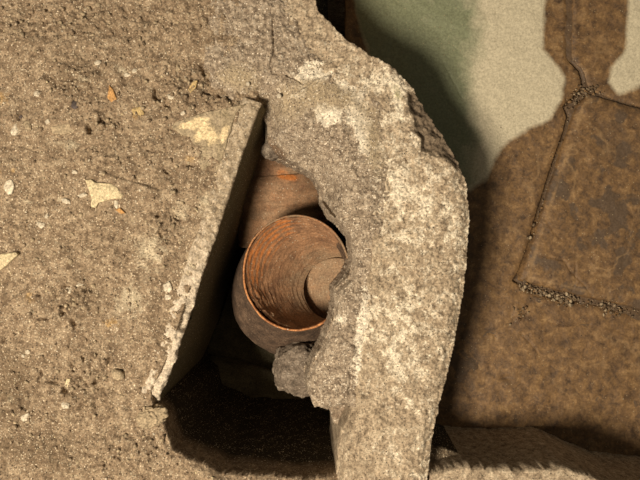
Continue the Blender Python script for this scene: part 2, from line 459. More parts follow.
def block(X, Y):
    PX, PY = PXY(X, Y)
    sd0 = sdf(X, Y, BLOCK)
    sd = sd0 + 0.0022 * fbm(X, Y, f=60, n=4, seed=101) + .0012 * fbm(X, Y, f=220, n=2, seed=102)
    z = 0.004 * fbm(X, Y, f=9, n=3, seed=104) + 0.0040 * fbm(X, Y, f=45, n=4, seed=105, gain=.62) + 0.0026 * fbm(X, Y, f=230, n=3, seed=106, gain=.7)
    pit_ = cells(X + .5, Y, 0.013, 109, .6)
    z = z - 0.0038 * pit_ * sm(-.2, .4, fbm(X, Y, f=22, n=2, seed=110)) + 0.0014 * (cells(X, Y, .005, 111) - .4)
    edge = sm(-0.03, 0.0, sd) * sm(380, 400, PX)
    z = z - 0.010 * edge ** 2
    cd = sdf(X, Y, CHIP) + .0045 * fbm(X, Y, f=70, n=4, seed=113)
    chip = sm(0.004, -0.006, cd)
    z = z - chip * (0.009 + .008 * fbm(X * 1.0 + Y * .4, Y, f=110, n=4, seed=114)) - .006 * blob(PX, PY, 420, 115, 12, 25, -35)
    z = z - .02 * sm(-.012, .0, sd0) * (PX < 372) * (PY > 60)      # sinks under the mortar on the pit side
    w = 0.010
    t = np.clip(sd / w, 0, 1)
    z = z - t ** .8 * 0.22 * (PX > 300)
    pale = 0.41 + 0.10 * fbm(X, Y, f=14, n=2, seed=115) + .42 * fbm(X, Y, f=105, n=4, seed=116, gain=.7) - .9 * chip - .12 * sm(395, 360, PX)
    for b in [(398, 95, 8, 26, 0, .30), (398, 180, 12, 30, 0, .2), (375, 80, 20, 12, 0, .2), (425, 200, 20, 40, 0, .12), (400, 330, 22, 60, 0, .15), (365, 330, 10, 30, 0, .2)]:
        pale = pale + b[5] * blob(PX, PY, *b[:5])
    brown = chip * .85 + .5 * t + .35 * sm(-.012, 0, sd) * sm(380, 400, PX)
    moss = .75 * blob(PX, PY, 399, 97, 8, 12) + .55 * blob(PX, PY, 385, 85, 14, 8) + .6 * sm(.25, .6, fbm(X, Y, f=30, n=2, seed=117)) * blob(PX, PY, 440, 260, 28, 120) + .5 * blob(PX, PY, 405, 355, 12, 12)
    return z, sd < w, {'pale': pale, 'brown': brown, 'moss': moss}
blk = heightfield('kerb_block', (262, -65, 480, 550), 0.00135, block, M_block, bottom=-0.205, under=5, origin=(.16, 0, -.205))
tag(blk, 'long pale limestone kerb block with a rounded weathered outer edge, right of the pit', 'stone block')

MORTAR = poly([(206, -70), (204, 20), (206, 60), (214, 84), (238, 99), (258, 105), (264, 120), (266, 138), (273, 148), (284, 154), (299, 161), (311, 168), (320, 182), (323, 198), (329, 213),
               (340, 222), (350, 234), (353, 248), (352, 262), (348, 273), (341, 281), (335, 289), (334, 306), (332, 322), (327, 334), (322, 348), (312, 364), (306, 382), (307, 398), (314, 410), (331, 407), (347, 404),
               (356, 408), (358, 385), (368, 345), (374, 300), (384, 262), (384, 235), (392, 200), (391, 165), (390, 130), (386, 104), (362, 86), (338, 72), (322, 58), (302, 30), (282, -20), (270, -70)])
def mortar(X, Y):
    PX, PY = PXY(X, Y)
    sd0 = sdf(X, Y, MORTAR)
    sd = sd0 + .0028 * fbm(X, Y, f=70, n=4, seed=201) + .0012 * fbm(X, Y, f=260, n=2, seed=202)
    z = .0055 + 0.004 * fbm(X, Y, f=9, n=3, seed=104) + .003 * fbm(X, Y, f=24, n=3, seed=203)
    smooth = np.clip(blob(PX, PY, 238, 78, 30, 24) + blob(PX, PY, 330, 95, 40, 20, 20) + blob(PX, PY, 375, 150, 16, 50, -8) + .8 * blob(PX, PY, 285, 110, 30, 25), 0, 1)
    r = 1 - .72 * smooth
    z = z + r * (.0016 * (cells(X, Y, .0095, 205) - .4) + .0020 * (cells(X, Y, .0050, 206) - .4)) + (.35 + r) * .0021 * fbm(X, Y, f=260, n=3, seed=207, gain=.75) + .0034 * r * fbm(X, Y, f=85, n=3, seed=208)
    # slopes towards the pit, lies thin on the block
    pitside = sm(395, 372, PX) * sm(330, 380, PY) * 0 + 1
    NW = poly([(262, 108), (266, 138), (273, 148), (284, 154), (299, 161), (311, 168), (322, 188)])
    dn = line_dist(X, Y, NW)
    z = z - .055 * sm(.055, .0, dn) ** 1.5
    IN = poly([(323, 198), (341, 222), (353, 250), (350, 279), (335, 291), (334, 322), (322, 348), (306, 382), (308, 405)])
    di = line_dist(X, Y, IN)
    z = z - .016 * sm(.05, .0, di) - .012 * sm(.008, .0, di)
    z = z - .010 * blob(PX, PY, 383, 250, 8, 22, 10)
    LOB = blob(PX, PY, 330, 385, 22, 26)
    z = z - .010 * LOB - .010 * sm(395, 410, PY) * sm(365, 345, PX)
    # fade onto the block along the eastern side, and onto the soil in the north west
    east = poly([(358, 400), (368, 345), (374, 300), (384, 262), (384, 235), (392, 200), (391, 165), (390, 130), (386, 104), (362, 86), (338, 72), (322, 58), (302, 30), (282, -20)])
    de = line_dist(X, Y, east)
    z = z - .0062 * sm(.035, .0, de) - .0035 * sm(.006, 0, de)
    nw2 = poly([(206, -70), (204, 20), (206, 60), (214, 84), (238, 99), (258, 105)])
    dw = line_dist(X, Y, nw2)
    z = z - .005 * sm(.02, 0, dw)
    # cracks at the top
    wob = .0012 * fbm(X, Y, f=90, n=2, seed=209)
    ck = line_dist(X + wob, Y + wob, poly([(273, 20), (274, 52), (271, 66), (273, 74), (284, 75), (296, 79), (302, 84)]))
    z = z - .005 * sm(.0022, .0004, ck)
    ck2 = line_dist(X + wob, Y + wob, poly([(343, 218), (352, 214), (366, 217), (374, 214)]))
    z = z - .004 * sm(.002, .0004, ck2) + .004 * sm(.004, .001, np.abs(line_dist(X, Y, poly([(300, 94), (316, 83), (330, 77)]))))
    w = .007
    t = np.clip(sd / w, 0, 1)
    # hangs over the pipe: shallow there, deep in the south
    depth = .012 + .075 * sm(.03, .0, np.minimum(dn, di)) + .02 * 0
    z = z - t ** .8 * depth
    pale = .28 + .0 * X
    for b in [(347, 84, 9, 14, 0, .5), (356, 108, 9, 26, -15, .55), (366, 138, 7, 16, -10, .45), (330, 118, 10, 9, 0, .42), (323, 112, 8, 8, 0, .3), (380, 155, 6, 10, 0, .3), (318, 72, 22, 9, -15, .35), (303, 92, 14, 3, -32, .6),
              (362, 340, 8, 50, 5, .25), (340, 320, 8, 6, 0, .2), (375, 180, 8, 30, 0, .12), (312, 70, 12, 12, 0, .2)]:
        pale = pale + 1.6 * b[5] * blob(PX, PY, *b[:5])
    pale = pale + .10 * fbm(X, Y, f=60, n=3, seed=211)
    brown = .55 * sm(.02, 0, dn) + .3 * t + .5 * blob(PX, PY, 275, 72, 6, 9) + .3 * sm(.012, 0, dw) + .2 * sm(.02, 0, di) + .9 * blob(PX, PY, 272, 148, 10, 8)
    return z, sd < w, {'pale': pale, 'brown': brown, 'smooth': smooth * .9}
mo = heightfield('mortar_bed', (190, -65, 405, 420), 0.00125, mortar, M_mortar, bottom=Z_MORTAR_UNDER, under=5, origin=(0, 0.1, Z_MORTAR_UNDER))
tag(mo, 'rough grey brown mortar on the inner side of the pale kerb block, overhanging the pipe', 'mortar')

# masonry below the mortar, closing the pit on the right and in the north
FOOT = poly([(205, -70), (240, 60), (262, 100), (272, 128), (300, 140), (335, 165), (385, 200), (390, 300), (352, 345), (330, 372), (322, 400), (335, 440), (420, 440), (440, 380), (452, 300), (452, 200), (440, 150), (415, 110), (390, 75), (345, 48), (312, 10), (295, -70)])
def footing(X, Y):
    sd = sdf(X, Y, FOOT) + .006 * fbm(X, Y, f=40, n=4, seed=221)
    z = Z_MORTAR_UNDER - .001 + 0 * X
    t = np.clip(sd / .012, 0, 1)
    return z - t ** .8 * .38, sd < .012, {'pale': 0 * X, 'brown': .6 + 0 * X, 'smooth': 0 * X}
ft = heightfield('wall_pit_east', (190, -65, 440, 450), 0.003, footing, M_mortar, bottom=-.47, origin=(0, 0, -.47))
tag(ft, 'dark rubble footing under the mortar on the right side of the pit', 'masonry', kind='structure')

# ------------------------------------------------------------------ terracotta pipe with the ribbed bore
def loft(name, secs, nseg, mat, parent, org, disp=None, attrs=None, close=False, flip=False):
    """secs: (cx, cy, z, rx, ry)"""
    secs = np.array(secs); n = len(secs)
    a = np.linspace(0, 2 * np.pi, nseg, endpoint=False)[None, :]
    cx, cy, z, rx, ry = [secs[:, i][:, None] for i in range(5)]
    f = np.linspace(0, 1, n)[:, None]
    r = np.ones((n, nseg)) if disp is None else disp(f, a, cx, cy, z, rx)
    X = cx + rx * r * np.cos(a); Y = cy + ry * r * np.sin(a); Z = z + 0 * X
    idx = np.arange(n * nseg).reshape(n, nseg)
    nx = np.roll(idx, -1, 1)
    q = [idx[:-1], nx[:-1], nx[1:], idx[1:]]
    if flip: q = q[::-1]
    F = np.stack([v.ravel() for v in q], 1)
    if close:
        F = np.concatenate([F, np.stack([idx[-1], nx[-1], nx[0], idx[0]], 1)])
    V = np.stack([X.ravel(), Y.ravel(), Z.ravel()], 1)
    A = attrs(f, a, X, Y, Z) if attrs else {}
    return mesh_obj(name, V, F, mat, parent, org, {k: (v + 0 * X).ravel() for k, v in A.items()})

def lerp_secs(keys, n):
    keys = np.array(keys, float)
    t = keys[:, 0]; u = np.linspace(t[0], t[-1], n)
    # smooth interpolation
    return [[float(np.interp(v, t, keys[:, i])) for i in range(1, 6)] for v in u]

ZR = -.078
rc = at(296.5, 273, ZR)
RX, RY = .0875, .0945
pipe = thing('terracotta_pipe', (rc[0], rc[1], -.45), 'open terracotta pipe with orange rim and ribbed inside, standing mid pit', 'pipe')
PO = np.array(pipe.location)
dc = at(334, 291, -.173)
N_B = 230
bs = []
for i in range(N_B):
    t = i / (N_B - 1)
    e = t ** 1.12
    bs.append((rc[0] + (dc[0] - rc[0]) * e, rc[1] + (dc[1] - rc[1]) * e * .92, ZR - .002 - .093 * t, (RX - .004) * (1 - .36 * e), (RY - .004) * (1 - .40 * e)))
def bore_disp(f, a, cx, cy, z, rx):
    w = .35 * np.sin(a * 1 + 1.0)
    ph = f * 12.5 + a / (2 * np.pi) + .25 * vnoise(np.cos(a) * 2 + f * 3, np.sin(a) * 2, seed=301)
    ridge = np.abs(np.mod(ph, 1) - .5) * 2
    r = 1 + .018 * (ridge ** .7 - .5) * (.5 + .9 * vnoise(ph * .7, a * .8 + 3., seed=302))
    x, y = cx + rx * np.cos(a), cy + rx * np.sin(a)
    r = r + .014 * fbm(x, y, z + 0 * x, f=60, n=4, seed=303) + .010 * fbm(x, y, (z + 0 * x) * 2, f=230, n=2, seed=304)
    # lumps of lime stuck to the lower left of the wall
    lump = np.exp(-((a - 3.95) / .55) ** 2) * np.exp(-((f - .14) / .16) ** 2)
    r = r - .085 * lump * np.clip(.35 + fbm(x, y, z + 0 * x, f=95, n=3, seed=305), 0, 1)
    return r
def bore_attr(f, a, X, Y, Z):
    o = .25 + .75 * np.exp(-((a - 2.3) / 1.0) ** 2) * sm(.75, .1, f) + .4 * np.exp(-((a - 3.4) / .5) ** 2) * sm(.7, .1, f)
    band = .5 + .5 * np.sin(f * 78 + a)
    return {'orange': o * (.55 + .45 * band) * .82 + .30 * fbm(X, Y, Z, f=30, n=3, seed=77), 'dust': .25 + .5 * sm(.3, 1, f) + .35 * np.exp(-(a / .9) ** 2) + .35 * np.exp(-((a - 6.28) / .9) ** 2)}
loft('ribbed_bore', bs, 220, M_terra, pipe, PO, bore_disp, bore_attr, flip=True)
# shoulder at the bottom of the bore, the next length of pipe below it
lx, ly, lz, lrx, lry = bs[-1]
sh = [(lx, ly, lz, lrx, lry), (lx + .001, ly - .001, lz - .002, lrx * 1.02, lry * 1.02), (lx + .004, ly - .004, lz - .004, lrx * 1.10, lry * 1.10), (lx + .004, ly - .005, lz - .03, lrx * 1.12, lry * 1.12), (lx + .004, ly - .005, lz - .09, lrx * 1.12, lry * 1.12)]
loft('lower_bore', sh, 120, M_terra, pipe, PO, None, lambda f, a, X, Y, Z: {'orange': .3 + 0 * X, 'dust': .8 + 0 * X}, flip=True)
# silt filling the lower length, sloping down to the south west
n = 70
rr = np.linspace(0, 1, 30)[:, None]; aa = np.linspace(0, 2 * np.pi, n, endpoint=False)[None, :]
X = lx + .004 + lrx * 1.11 * rr * np.cos(aa); Y = ly - .005 + lry * 1.11 * rr * np.sin(aa)
u = ((X - lx) * .55 + (Y - ly) * .83) / lrx
Z = lz - .009 + .021 * u + .003 * fbm(X, Y, f=40, n=4, seed=311) + .0010 * np.sin(np.hypot(X - lx - .012, Y - ly + .004) * 900 + 1.5 * fbm(X, Y, f=30, n=2, seed=312))
idx = np.arange(30 * n).reshape(30, n); nx_ = np.roll(idx, -1, 1)
F = np.stack([v.ravel() for v in (idx[:-1], idx[1:], nx_[1:], nx_[:-1])], 1)
V1 = np.stack([X.ravel(), Y.ravel(), Z.ravel()], 1); V2 = V1.copy(); V2[:, 2] = lz - .085
Fb = F[:, ::-1] + len(V1)
side = np.stack([idx[-1], idx[-1] + len(V1), nx_[-1] + len(V1), nx_[-1]], 1)
o = mesh_obj('silt_fill', np.concatenate([V1, V2]), np.concatenate([F, Fb, side]), M_terra, pipe, PO,
             {'orange': np.full(2 * len(V1), .15), 'dust': np.full(2 * len(V1), .8)})
tag(o, 'grey brown silt at the bottom of the bore')
# outside wall
ok = [(0, rc[0], rc[1], ZR - .001, RX, RY), (.12, rc[0] - .002, rc[1] - .007, -.10, RX + .002, RY + .002), (.35, rc[0] - .010, rc[1] - .024, -.14, RX + .010, RY + .010),
      (.6, rc[0] - .012, rc[1] - .046, -.20, RX + .022, RY + .016), (1, rc[0] - .014, rc[1] - .060, -.452, RX + .034, RY + .016)]
def body_disp(f, a, cx, cy, z, rx):
    x, y = cx + rx * np.cos(a), cy + rx * np.sin(a)
    return 1 + .022 * fbm(x, y, z + 0 * x, f=22, n=4, seed=321) * sm(0, .15, f) + .006 * fbm(x, y, z + 0 * x, f=120, n=2, seed=322)
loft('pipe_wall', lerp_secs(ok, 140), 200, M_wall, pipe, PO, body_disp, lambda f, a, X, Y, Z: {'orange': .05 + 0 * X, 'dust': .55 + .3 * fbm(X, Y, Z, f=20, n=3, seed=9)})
# rim: a rounded lip between wall and bore, chipped
rs = []
for k in range(14):
    th = math.pi * k / 13
    o_ = .0018 * math.cos(th)
    rs.append((rc[0], rc[1], ZR - .001 + .0024 * math.sin(th), RX - .0018 + o_, RY - .0018 + o_))
rs.append((rc[0], rc[1], ZR - .008, RX - .0042, RY - .0042)); rs.append((rc[0] - .001, rc[1] - .001, ZR - .008, RX + .0005, RY + .0005))
loft('rim', rs, 300, M_rim, pipe, PO, lambda f, a, cx, cy, z, rx: 1 + .011 * fbm(rx * np.cos(a), rx * np.sin(a), 0 * (a + f), f=55, n=4, seed=331, gain=.6) + 0 * f,
     lambda f, a, X, Y, Z: {'dust': .25 + .85 * np.exp(-(a / .9) ** 2) + .85 * np.exp(-((a - 6.28) / .55) ** 2) + .5 * np.exp(-((a - 1.9) / .8) ** 2)}, close=True)

# second pipe lying north of it
def lying_pipe():
    z0, z1 = -.245, -.225
    p0 = np.array([-.062, -.004, z0]); p1 = np.array([*at(276, 118, -.2), z1])
    ax = p1 - p0; Lg = np.linalg.norm(ax); ax /= Lg
    si = np.cross(ax, [0, 0, 1]); si /= np.linalg.norm(si); up = np.cross(si, ax)
    root = thing('terracotta_pipe', tuple((p0 + p1) / 2 - np.array([0, 0, .1])), 'brown terracotta pipe lying below the upper rim of the open pipe, partly under mortar', 'pipe')
    org = np.array(root.location)
    def tube(name, t0, t1, r0, n, mat, at_, amp, profile=None, na=140):
        t = np.linspace(t0, t1, n)[:, None]; a = np.linspace(0, 2 * np.pi, na, endpoint=False)[None, :]
        r = r0 + 0 * t + (0 if profile is None else profile(t)) + 0 * a
        c = p0[None, None, :] + ax * (t * Lg)[..., None]
        P = c + si * (r * np.cos(a))[..., None] + up * (r * np.sin(a))[..., None]
        r = r + amp * fbm(P[..., 0], P[..., 1], P[..., 2], f=45, n=4, seed=341) + .0008 * np.sin(t * 95 + .6 * np.sin(a))
        P = c + si * (r * np.cos(a))[..., None] + up * (r * np.sin(a))[..., None]
        idx = np.arange(n * na).reshape(n, na); nx = np.roll(idx, -1, 1)
        F = np.stack([v.ravel() for v in (idx[:-1], nx[:-1], nx[1:], idx[1:])], 1)
        # end discs joined to inner rings so the ends are closed
        V = P.reshape(-1, 3); c0, c1 = len(V), len(V) + 1
        V = np.concatenate([V, [c[0, 0]], [c[-1, 0]]])
        e0 = np.stack([np.full(na, c0), nx[0], idx[0], idx[0]], 1)[:, :3]; e1 = np.stack([np.full(na, c1), idx[-1], nx[-1]], 1)
        T = np.concatenate([F[:, [0, 1, 2]], F[:, [0, 2, 3]], e0, e1])
        at2 = at_(V)
        return mesh_obj(name, V, T, mat, root, org, at2)
    pr = lambda V: PXY(V[:, 0] / 1.13, V[:, 1] / 1.13)
    def at_body(V):
        PX, PY = pr(V)
        return {'orange': 1.0 * blob(PX, PY, 286, 174, 14, 6, 18), 'dust': .55 + .35 * blob(PX, PY, 300, 190, 40, 25) + .25 * fbm(V[:, 0], V[:, 1], V[:, 2], f=25, n=3, seed=5)}
    tube('pipe_wall', 0, 1, .090, 150, M_terra, at_body, .0022)
    def at_col(V):
        PX, PY = pr(V)
        return {'orange': .15 + 1.1 * blob(PX, PY, 286, 175, 14, 5, 15), 'dust': .6 - .4 * blob(PX, PY, 286, 175, 14, 5, 15)}
    col = tube('collar', .28, .55, .0925, 40, M_terra, at_col, .002, lambda t: .0062 * sm(.28, .33, t) * sm(.55, .50, t))
    tag(col, 'raised orange collar')
lying_pipe()

# ------------------------------------------------------------------ stones and fragments
def icos(sub=3):
    import bmesh
    bm = bmesh.new(); bmesh.ops.create_icosphere(bm, subdivisions=sub, radius=1)
    V = np.array([v.co[:] for v in bm.verts]); F = np.array([[v.index for v in f.verts] for f in bm.faces]); bm.free()
    return V, F
ICO = {k: icos(k) for k in (1, 2, 3, 5, 6)}

def lump(name, px, py, z, rx, ry, rz, ang, mat, label, cat, seed=0, sub=3, rough=.18, fine=.03, group=None, fr=1.3, ztop=None):
    V, F = ICO[sub]
    n = V * (1 + rough * fbm(V[:, 0] + seed, V[:, 1], V[:, 2], f=fr, n=3, seed=seed)[:, None] + fine * fbm(V[:, 0] + seed, V[:, 1], V[:, 2], f=7, n=3, seed=seed + 5)[:, None])
    n = np.sign(n) * np.abs(n) ** .85
    P = n * [rx, ry, rz]
    a = math.radians(ang); P[:, :2] = P[:, :2] @ np.array([[math.cos(a), math.sin(a)], [-math.sin(a), math.cos(a)]])
    x, y = at(px, py, z)
    o = mesh_obj(name, P, F, mat)
    o.location = (x, y, z)
    return tag(o, label, cat, group)

def shard(name, pts, zt, th, mat, label, cat, seed=0, tilt=(0, 0), group=None, parent=None):
    """flat broken piece: an irregular outline with real thickness and a worn top"""
    P = poly(pts)
    c = P.mean(0)
    Q = []
    m = len(P)
    for i in range(m):
        a, b = P[i], P[(i + 1) % m]
        for k in range(6):
            q = a + (b - a) * k / 6
            Q.append(q)
    Q = np.array(Q); n = len(Q)
    j = fbm(Q[:, 0], Q[:, 1], f=140, n=3, seed=seed)[:, None]
    d = Q - c; Q = c + d * (1 + .10 * j)
    rings = []
    for s_, dz in ((1.02, -th), (1.01, -th * .4), (1.0, -.0012), (.965, -.0002), (.8, .0002), (.6, .0003), (.4, .0003), (.2, .0003)):
        R = c + (Q - c) * s_
        z = zt + dz + (.0007 * fbm(R[:, 0], R[:, 1], f=180, n=3, seed=seed + 1) if s_ < 1 else 0)
        z = z + tilt[0] * (R[:, 0] - c[0]) + tilt[1] * (R[:, 1] - c[1])
        rings.append(np.c_[R, z + 0 * R[:, 0]])
    V = np.concatenate(rings + [[[c[0], c[1], zt + .0003]], [[c[0], c[1], zt - th]]])
    T = []
    for r in range(len(rings) - 1):
        for i in range(n):
            a, b = r * n + i, r * n + (i + 1) % n
            T += [(a, b, b + n), (a, b + n, a + n)]
    L0 = (len(rings) - 1) * n
    for i in range(n):
        T.append((L0 + i, L0 + (i + 1) % n, len(V) - 2)); T.append(((i + 1) % n, i, len(V) - 1))
    A = np.sum(P[:, 0] * np.roll(P[:, 1], -1) - P[:, 1] * np.roll(P[:, 0], -1))
    T = np.array(T)
    if A < 0: T = T[:, ::-1]
    o = mesh_obj(name, V, T, mat, None, (c[0], c[1], zt - th))
    return tag(o, label, cat, group)

def sz(px, py):
    x, y = at(px, py); z, _ = soil_z(np.array([[x]]), np.array([[y]]), False); return float(z[0, 0])

# grey lump below the pipe
lump('mortar_lump', 302, 366, -.145, .050, .046, .045, 15, M_lump, 'rounded grey brown mortar lump tucked below the pipe rim, against the mortar', 'lump', seed=7, sub=6, rough=.32, fine=.10, fr=1.4)
lump('flat_stone', 236, 402, -.425, .15, .085, .04, -14, M_pit, 'flat dark stone lying in shade at the bottom of the pit', 'stone', seed=12, sub=5, rough=.12, fine=.02)
lump('corner_stone', 150, 417, sz(150, 417) - .002, .022, .014, .012, 20, M_tan, 'pale stone at the lower end of the upright slab, at the pit corner', 'stone', seed=15, sub=5, rough=.7, fine=.22)
lump('debris_clod', 275, 150, -.080, .019, .016, .02, 30, M_lump, 'small dark clod wedged in the pit top corner above the lying pipe', 'clod', seed=19, sub=5, rough=.4, fine=.15)

# tile with the yellow mortar patch beside the slab
M_tile = material('tile_face', [(0.35, (0.26, 0.20, 0.12)), (0.65, (0.40, 0.31, 0.20))], 60, 0.85, 0.3, 450,
                  masks=[('pale', (0.68, 0.52, 0.30), 90, 0.42, 0.62)])
def tile_piece():
    P = poly([(245, 105), (226, 108), (205, 113), (176, 122), (172, 127), (178, 133), (190, 137), (194, 150), (202, 170), (214, 186), (222, 160), (236, 113)])
    def fn(X, Y):
        PX, PY = PXY(X, Y)
        sd = sdf(X, Y, P) + .001 * fbm(X, Y, f=120, n=3, seed=401)
        z = .0035 + .0012 * fbm(X, Y, f=30, n=3, seed=402) + .0006 * fbm(X, Y, f=200, n=2, seed=403) - .0045 * sm(150, 184, PY) - .002 * sm(195, 175, PX)
        t = np.clip(sd / .003, 0, 1)
        pale = .9 * blob(PX, PY, 206, 136, 14, 13) + .8 * blob(PX, PY, 192, 124, 20, 5, -16) + .6 * blob(PX, PY, 226, 133, 5, 14, 15) - .5 * blob(PX, PY, 205, 142, 4, 4) - .3 * blob(PX, PY, 226, 116, 12, 6)
        return z - .015 * t, sd < .003, {'pale': pale}
    o = heightfield('flat_tile', (168, 100, 250, 190), 0.0011, fn, M_tile, bottom=-.02, under=3, origin=(*at(210, 135), -.02))
    tag(o, 'flat wedge shaped tile with pale yellow mortar patch, beside the top of the upright slab', 'tile')
tile_piece()

k = lambda x, y: sz(x, y)
shard('stone_fragment', [(86, 180), (92, 179), (97, 183), (112, 184), (118, 188), (124, 195), (122, 199), (112, 199), (104, 202), (100, 203), (97, 208), (93, 207), (92, 197), (89, 187)], k(104, 192) + .0035, .010, M_cream,
      'ragged cream stone fragment set flat in the soil, notched along its lower side', 'stone fragment', 31)
shard('stone_fragment', [(-12, 262), (2, 254), (17, 252), (18, 255), (8, 265), (-4, 274), (-18, 282)], k(2, 264) + .0045, .012, M_cream,
      'pointed cream stone splinter at the left edge of the photo', 'stone fragment', 33)
shard('stone_fragment', [(51, 127), (66, 124), (84, 119), (86, 124), (80, 131), (62, 135), (53, 134)], k(67, 127) + .0015, .010, M_tan,
      'long faint tan fragment nearly level with the soil, upper left', 'stone fragment', 35)
shard('brick_fragment', [(110, 86), (114, 90), (118, 100), (112, 103), (108, 98)], k(112, 95) + .0022, .010, M_orange, 'upright orange brick crumb in the upper left soil', 'brick fragment', 37)
shard('brick_fragment', [(131, 109), (141, 106), (144, 113), (140, 122), (134, 116)], k(137, 114) + .0012, .010, M_ochre, 'yellowish ochre brick patch between orange crumb and flat tile', 'brick fragment', 39)
shard('brick_fragment', [(188, 90), (193, 82), (198, 80), (196, 88), (191, 93)], k(193, 87) + .003, .010, M_ochre, 'ochre brick crumb in the rough soil above the flat tile', 'brick fragment', 41)
shard('brick_fragment', [(116, 210), (121, 208), (126, 213), (122, 214)], k(121, 211) + .0025, .006, M_orange, 'tiny orange brick crumb below the ragged cream fragment', 'brick fragment', 43)
shard('stone_fragment', [(68, 378), (72, 378), (71, 384), (68, 388), (66, 385)], k(69, 383) + .004, .006, M_cream, 'small yellow stone flake in the rough lower soil', 'stone fragment', 45)
P_ = [('pebble', 117, 374, 6.5, 5, 3.5, M_tan, 'smooth tan pebble with a dark hollow above it, lower soil'),
      ('pebble', 66, 405, 3.6, 3.4, 2.5, M_white, 'white pebble near the bottom of the lower left soil'),
      ('pebble', 28, 352, 2.6, 2, 1.6, M_white, 'small white pebble left of the rough lower soil'),
      ('pebble', 23, 356, 2, 1.5, 1.3, M_white, 'tiny white pebble just below left of another, lower left'),
      ('pebble', 69, 290, 3, 3.4, 2.4, M_white, 'white pebble in the gouged soil, left of centre'),
      ('pebble', 80, 285, 3, 2, 2, M_white, 'pale flat pebble right of the gouged white one'),
      ('pebble', 74, 304, 2.5, 2.5, 2, M_tan, 'tan pebble below the gouged white one'),
      ('pebble', 41, 225, 4.5, 3.2, 2, M_white, 'pale pinkish pebble in the left soil, largest of three together'),
      ('pebble', 47, 216, 2.6, 2, 1.6, M_white, 'small pale pebble, upper one of three together in the left soil'),
      ('pebble', 49, 226, 2, 2, 1.5, M_tan, 'small tan pebble, right one of three together in the left soil'),
      ('pebble', 9, 187, 4.5, 7, 2, M_white, 'long whitish pebble near the left edge, middle height'),
      ('pebble', 66, 201, 4.5, 2.5, 1.6, M_white, 'whitish pebble left below the ragged cream fragment'),
      ('pebble', 83, 195, 5, 2, 1.6, M_white, 'narrow white pebble touching the left of the ragged cream fragment'),
      ('pebble', 116, 204, 2, 4, 1.6, M_white, 'small white upright pebble under the ragged cream fragment'),
      ('pebble', 75, 172, 3, 2, 1.6, M_white, 'small white pebble above left of the ragged cream fragment'),
      ('pebble', 15, 130, 3.5, 5.5, 2, M_white, 'whitish pebble at upper left, below a dark one'),
      ('pebble', 28, 126, 4, 5, 2, M_tan, 'pale tan pebble right of the whitish one, upper left'),
      ('pebble', 48, 122, 2.4, 2.4, 1.8, M_white, 'small round white pebble left of the faint tan fragment'),
      ('pebble', 74, 105, 3.6, 4, 2.2, M_dark, 'dark round pebble in the upper soil'),
      ('pebble', 19, 116, 3, 3, 1.8, M_dark, 'dark small pebble near the upper left edge'),
      ('pebble', 84, 83, 7, 3.5, 2.2, M_white, 'broad whitish stone in the upper soil, left of the orange crumb'),
      ('pebble', 37, 94, 3, 2.4, 2, M_white, 'small whitish pebble in the rough upper left clods'),
      ('pebble', 127, 75, 3.4, 2, 1.6, M_white, 'white pebble near the top, right of the orange crumb'),
      ('pebble', 135, 71, 2.4, 2.4, 1.6, M_white, 'round white pebble near the top, beside a flat one'),
      ('pebble', 98, 63, 3, 2.6, 1.6, M_white, 'white pebble at the top of the soil'),
      ('pebble', 177, 68, 3, 3.6, 2, M_tan, 'tan pebble at the top, left of the smooth mortar'),
      ('pebble', 171, 97, 3, 2.5, 2, M_white, 'pale pebble above the flat tile, left'),
      ('pebble', 183, 113, 2.6, 2, 1.6, M_white, 'tiny white pebble on the edge of the flat tile'),
      ('pebble', 168, 287, 4, 5, 1.8, M_white, 'pinkish white flat pebble near the upright slab, lower half'),
      ('pebble', 168, 297, 3, 2.6, 1.6, M_white, 'small white pebble under the pinkish flat one near the upright slab'),
      ('pebble', 88, 253, 5, 3, 1.5, M_tan, 'faint tan oval pebble in smooth soil, middle left'),
      ('pebble', 26, 417, 5, 3, 2, M_white, 'pale pebble at the bottom left')]
for i, (nm, x, y, rx, ry, rz, m, lab) in enumerate(P_):
    lump(nm, x, y, k(x, y) + .0004, rx * S, ry * S, rz * S, (i * 37) % 50 - 25, m, lab, 'pebble', seed=500 + i, sub=3, rough=.75, fine=.16, group='pebbles in the soil')

# white bit on the mortar, shard line
P2 = [(279, 96, 2.4, 2.2, M_white, 'tiny white pebble on the smooth mortar above the pit'), (248, 84, 2, 2, M_white, 'tiny white pebble on the smooth mortar patch at the top')]
for i, (x, y, rx, ry, m, lab) in enumerate(P2):
    lump('pebble', x, y, .004, rx * S, ry * S, 1.5 * S, 0, m, lab, 'pebble', seed=600 + i, group='pebbles on the mortar')

# crumbs lying loose on the soil: uncountable
def scatter(name, n, place, size, mats, label, cat, seed=1, zfun=None):
    rng = np.random.default_rng(seed)
    V0, F0 = ICO[1]
    Vs, Fs, mi = [], [], []
    pts = place(rng, n)
    for i, (x, y, z) in enumerate(pts):
        s = size[0] + (size[1] - size[0]) * rng.random() ** 3
        jit = 1 + .35 * (rng.random((len(V0), 1)) - .5)
        P = V0 * jit * s * np.array([.7 + .7 * rng.random(), .7 + .7 * rng.random(), .45 + .35 * rng.random()])
        a = rng.random() * 6.28
        P[:, :2] = P[:, :2] @ np.array([[math.cos(a), math.sin(a)], [-math.sin(a), math.cos(a)]])
        Vs.append(P + [x, y, z + s * .25]); Fs.append(F0 + i * len(V0)); mi += [int(rng.integers(len(mats)))] * len(F0)
    o = mesh_obj(name, np.concatenate(Vs), np.concatenate(Fs), mats[0], smooth=False)
    for m in mats[1:]: o.data.materials.append(m)
    o.data.polygons.foreach_set('material_index', np.array(mi, np.int32))
    return tag(o, label, cat, kind='stuff')

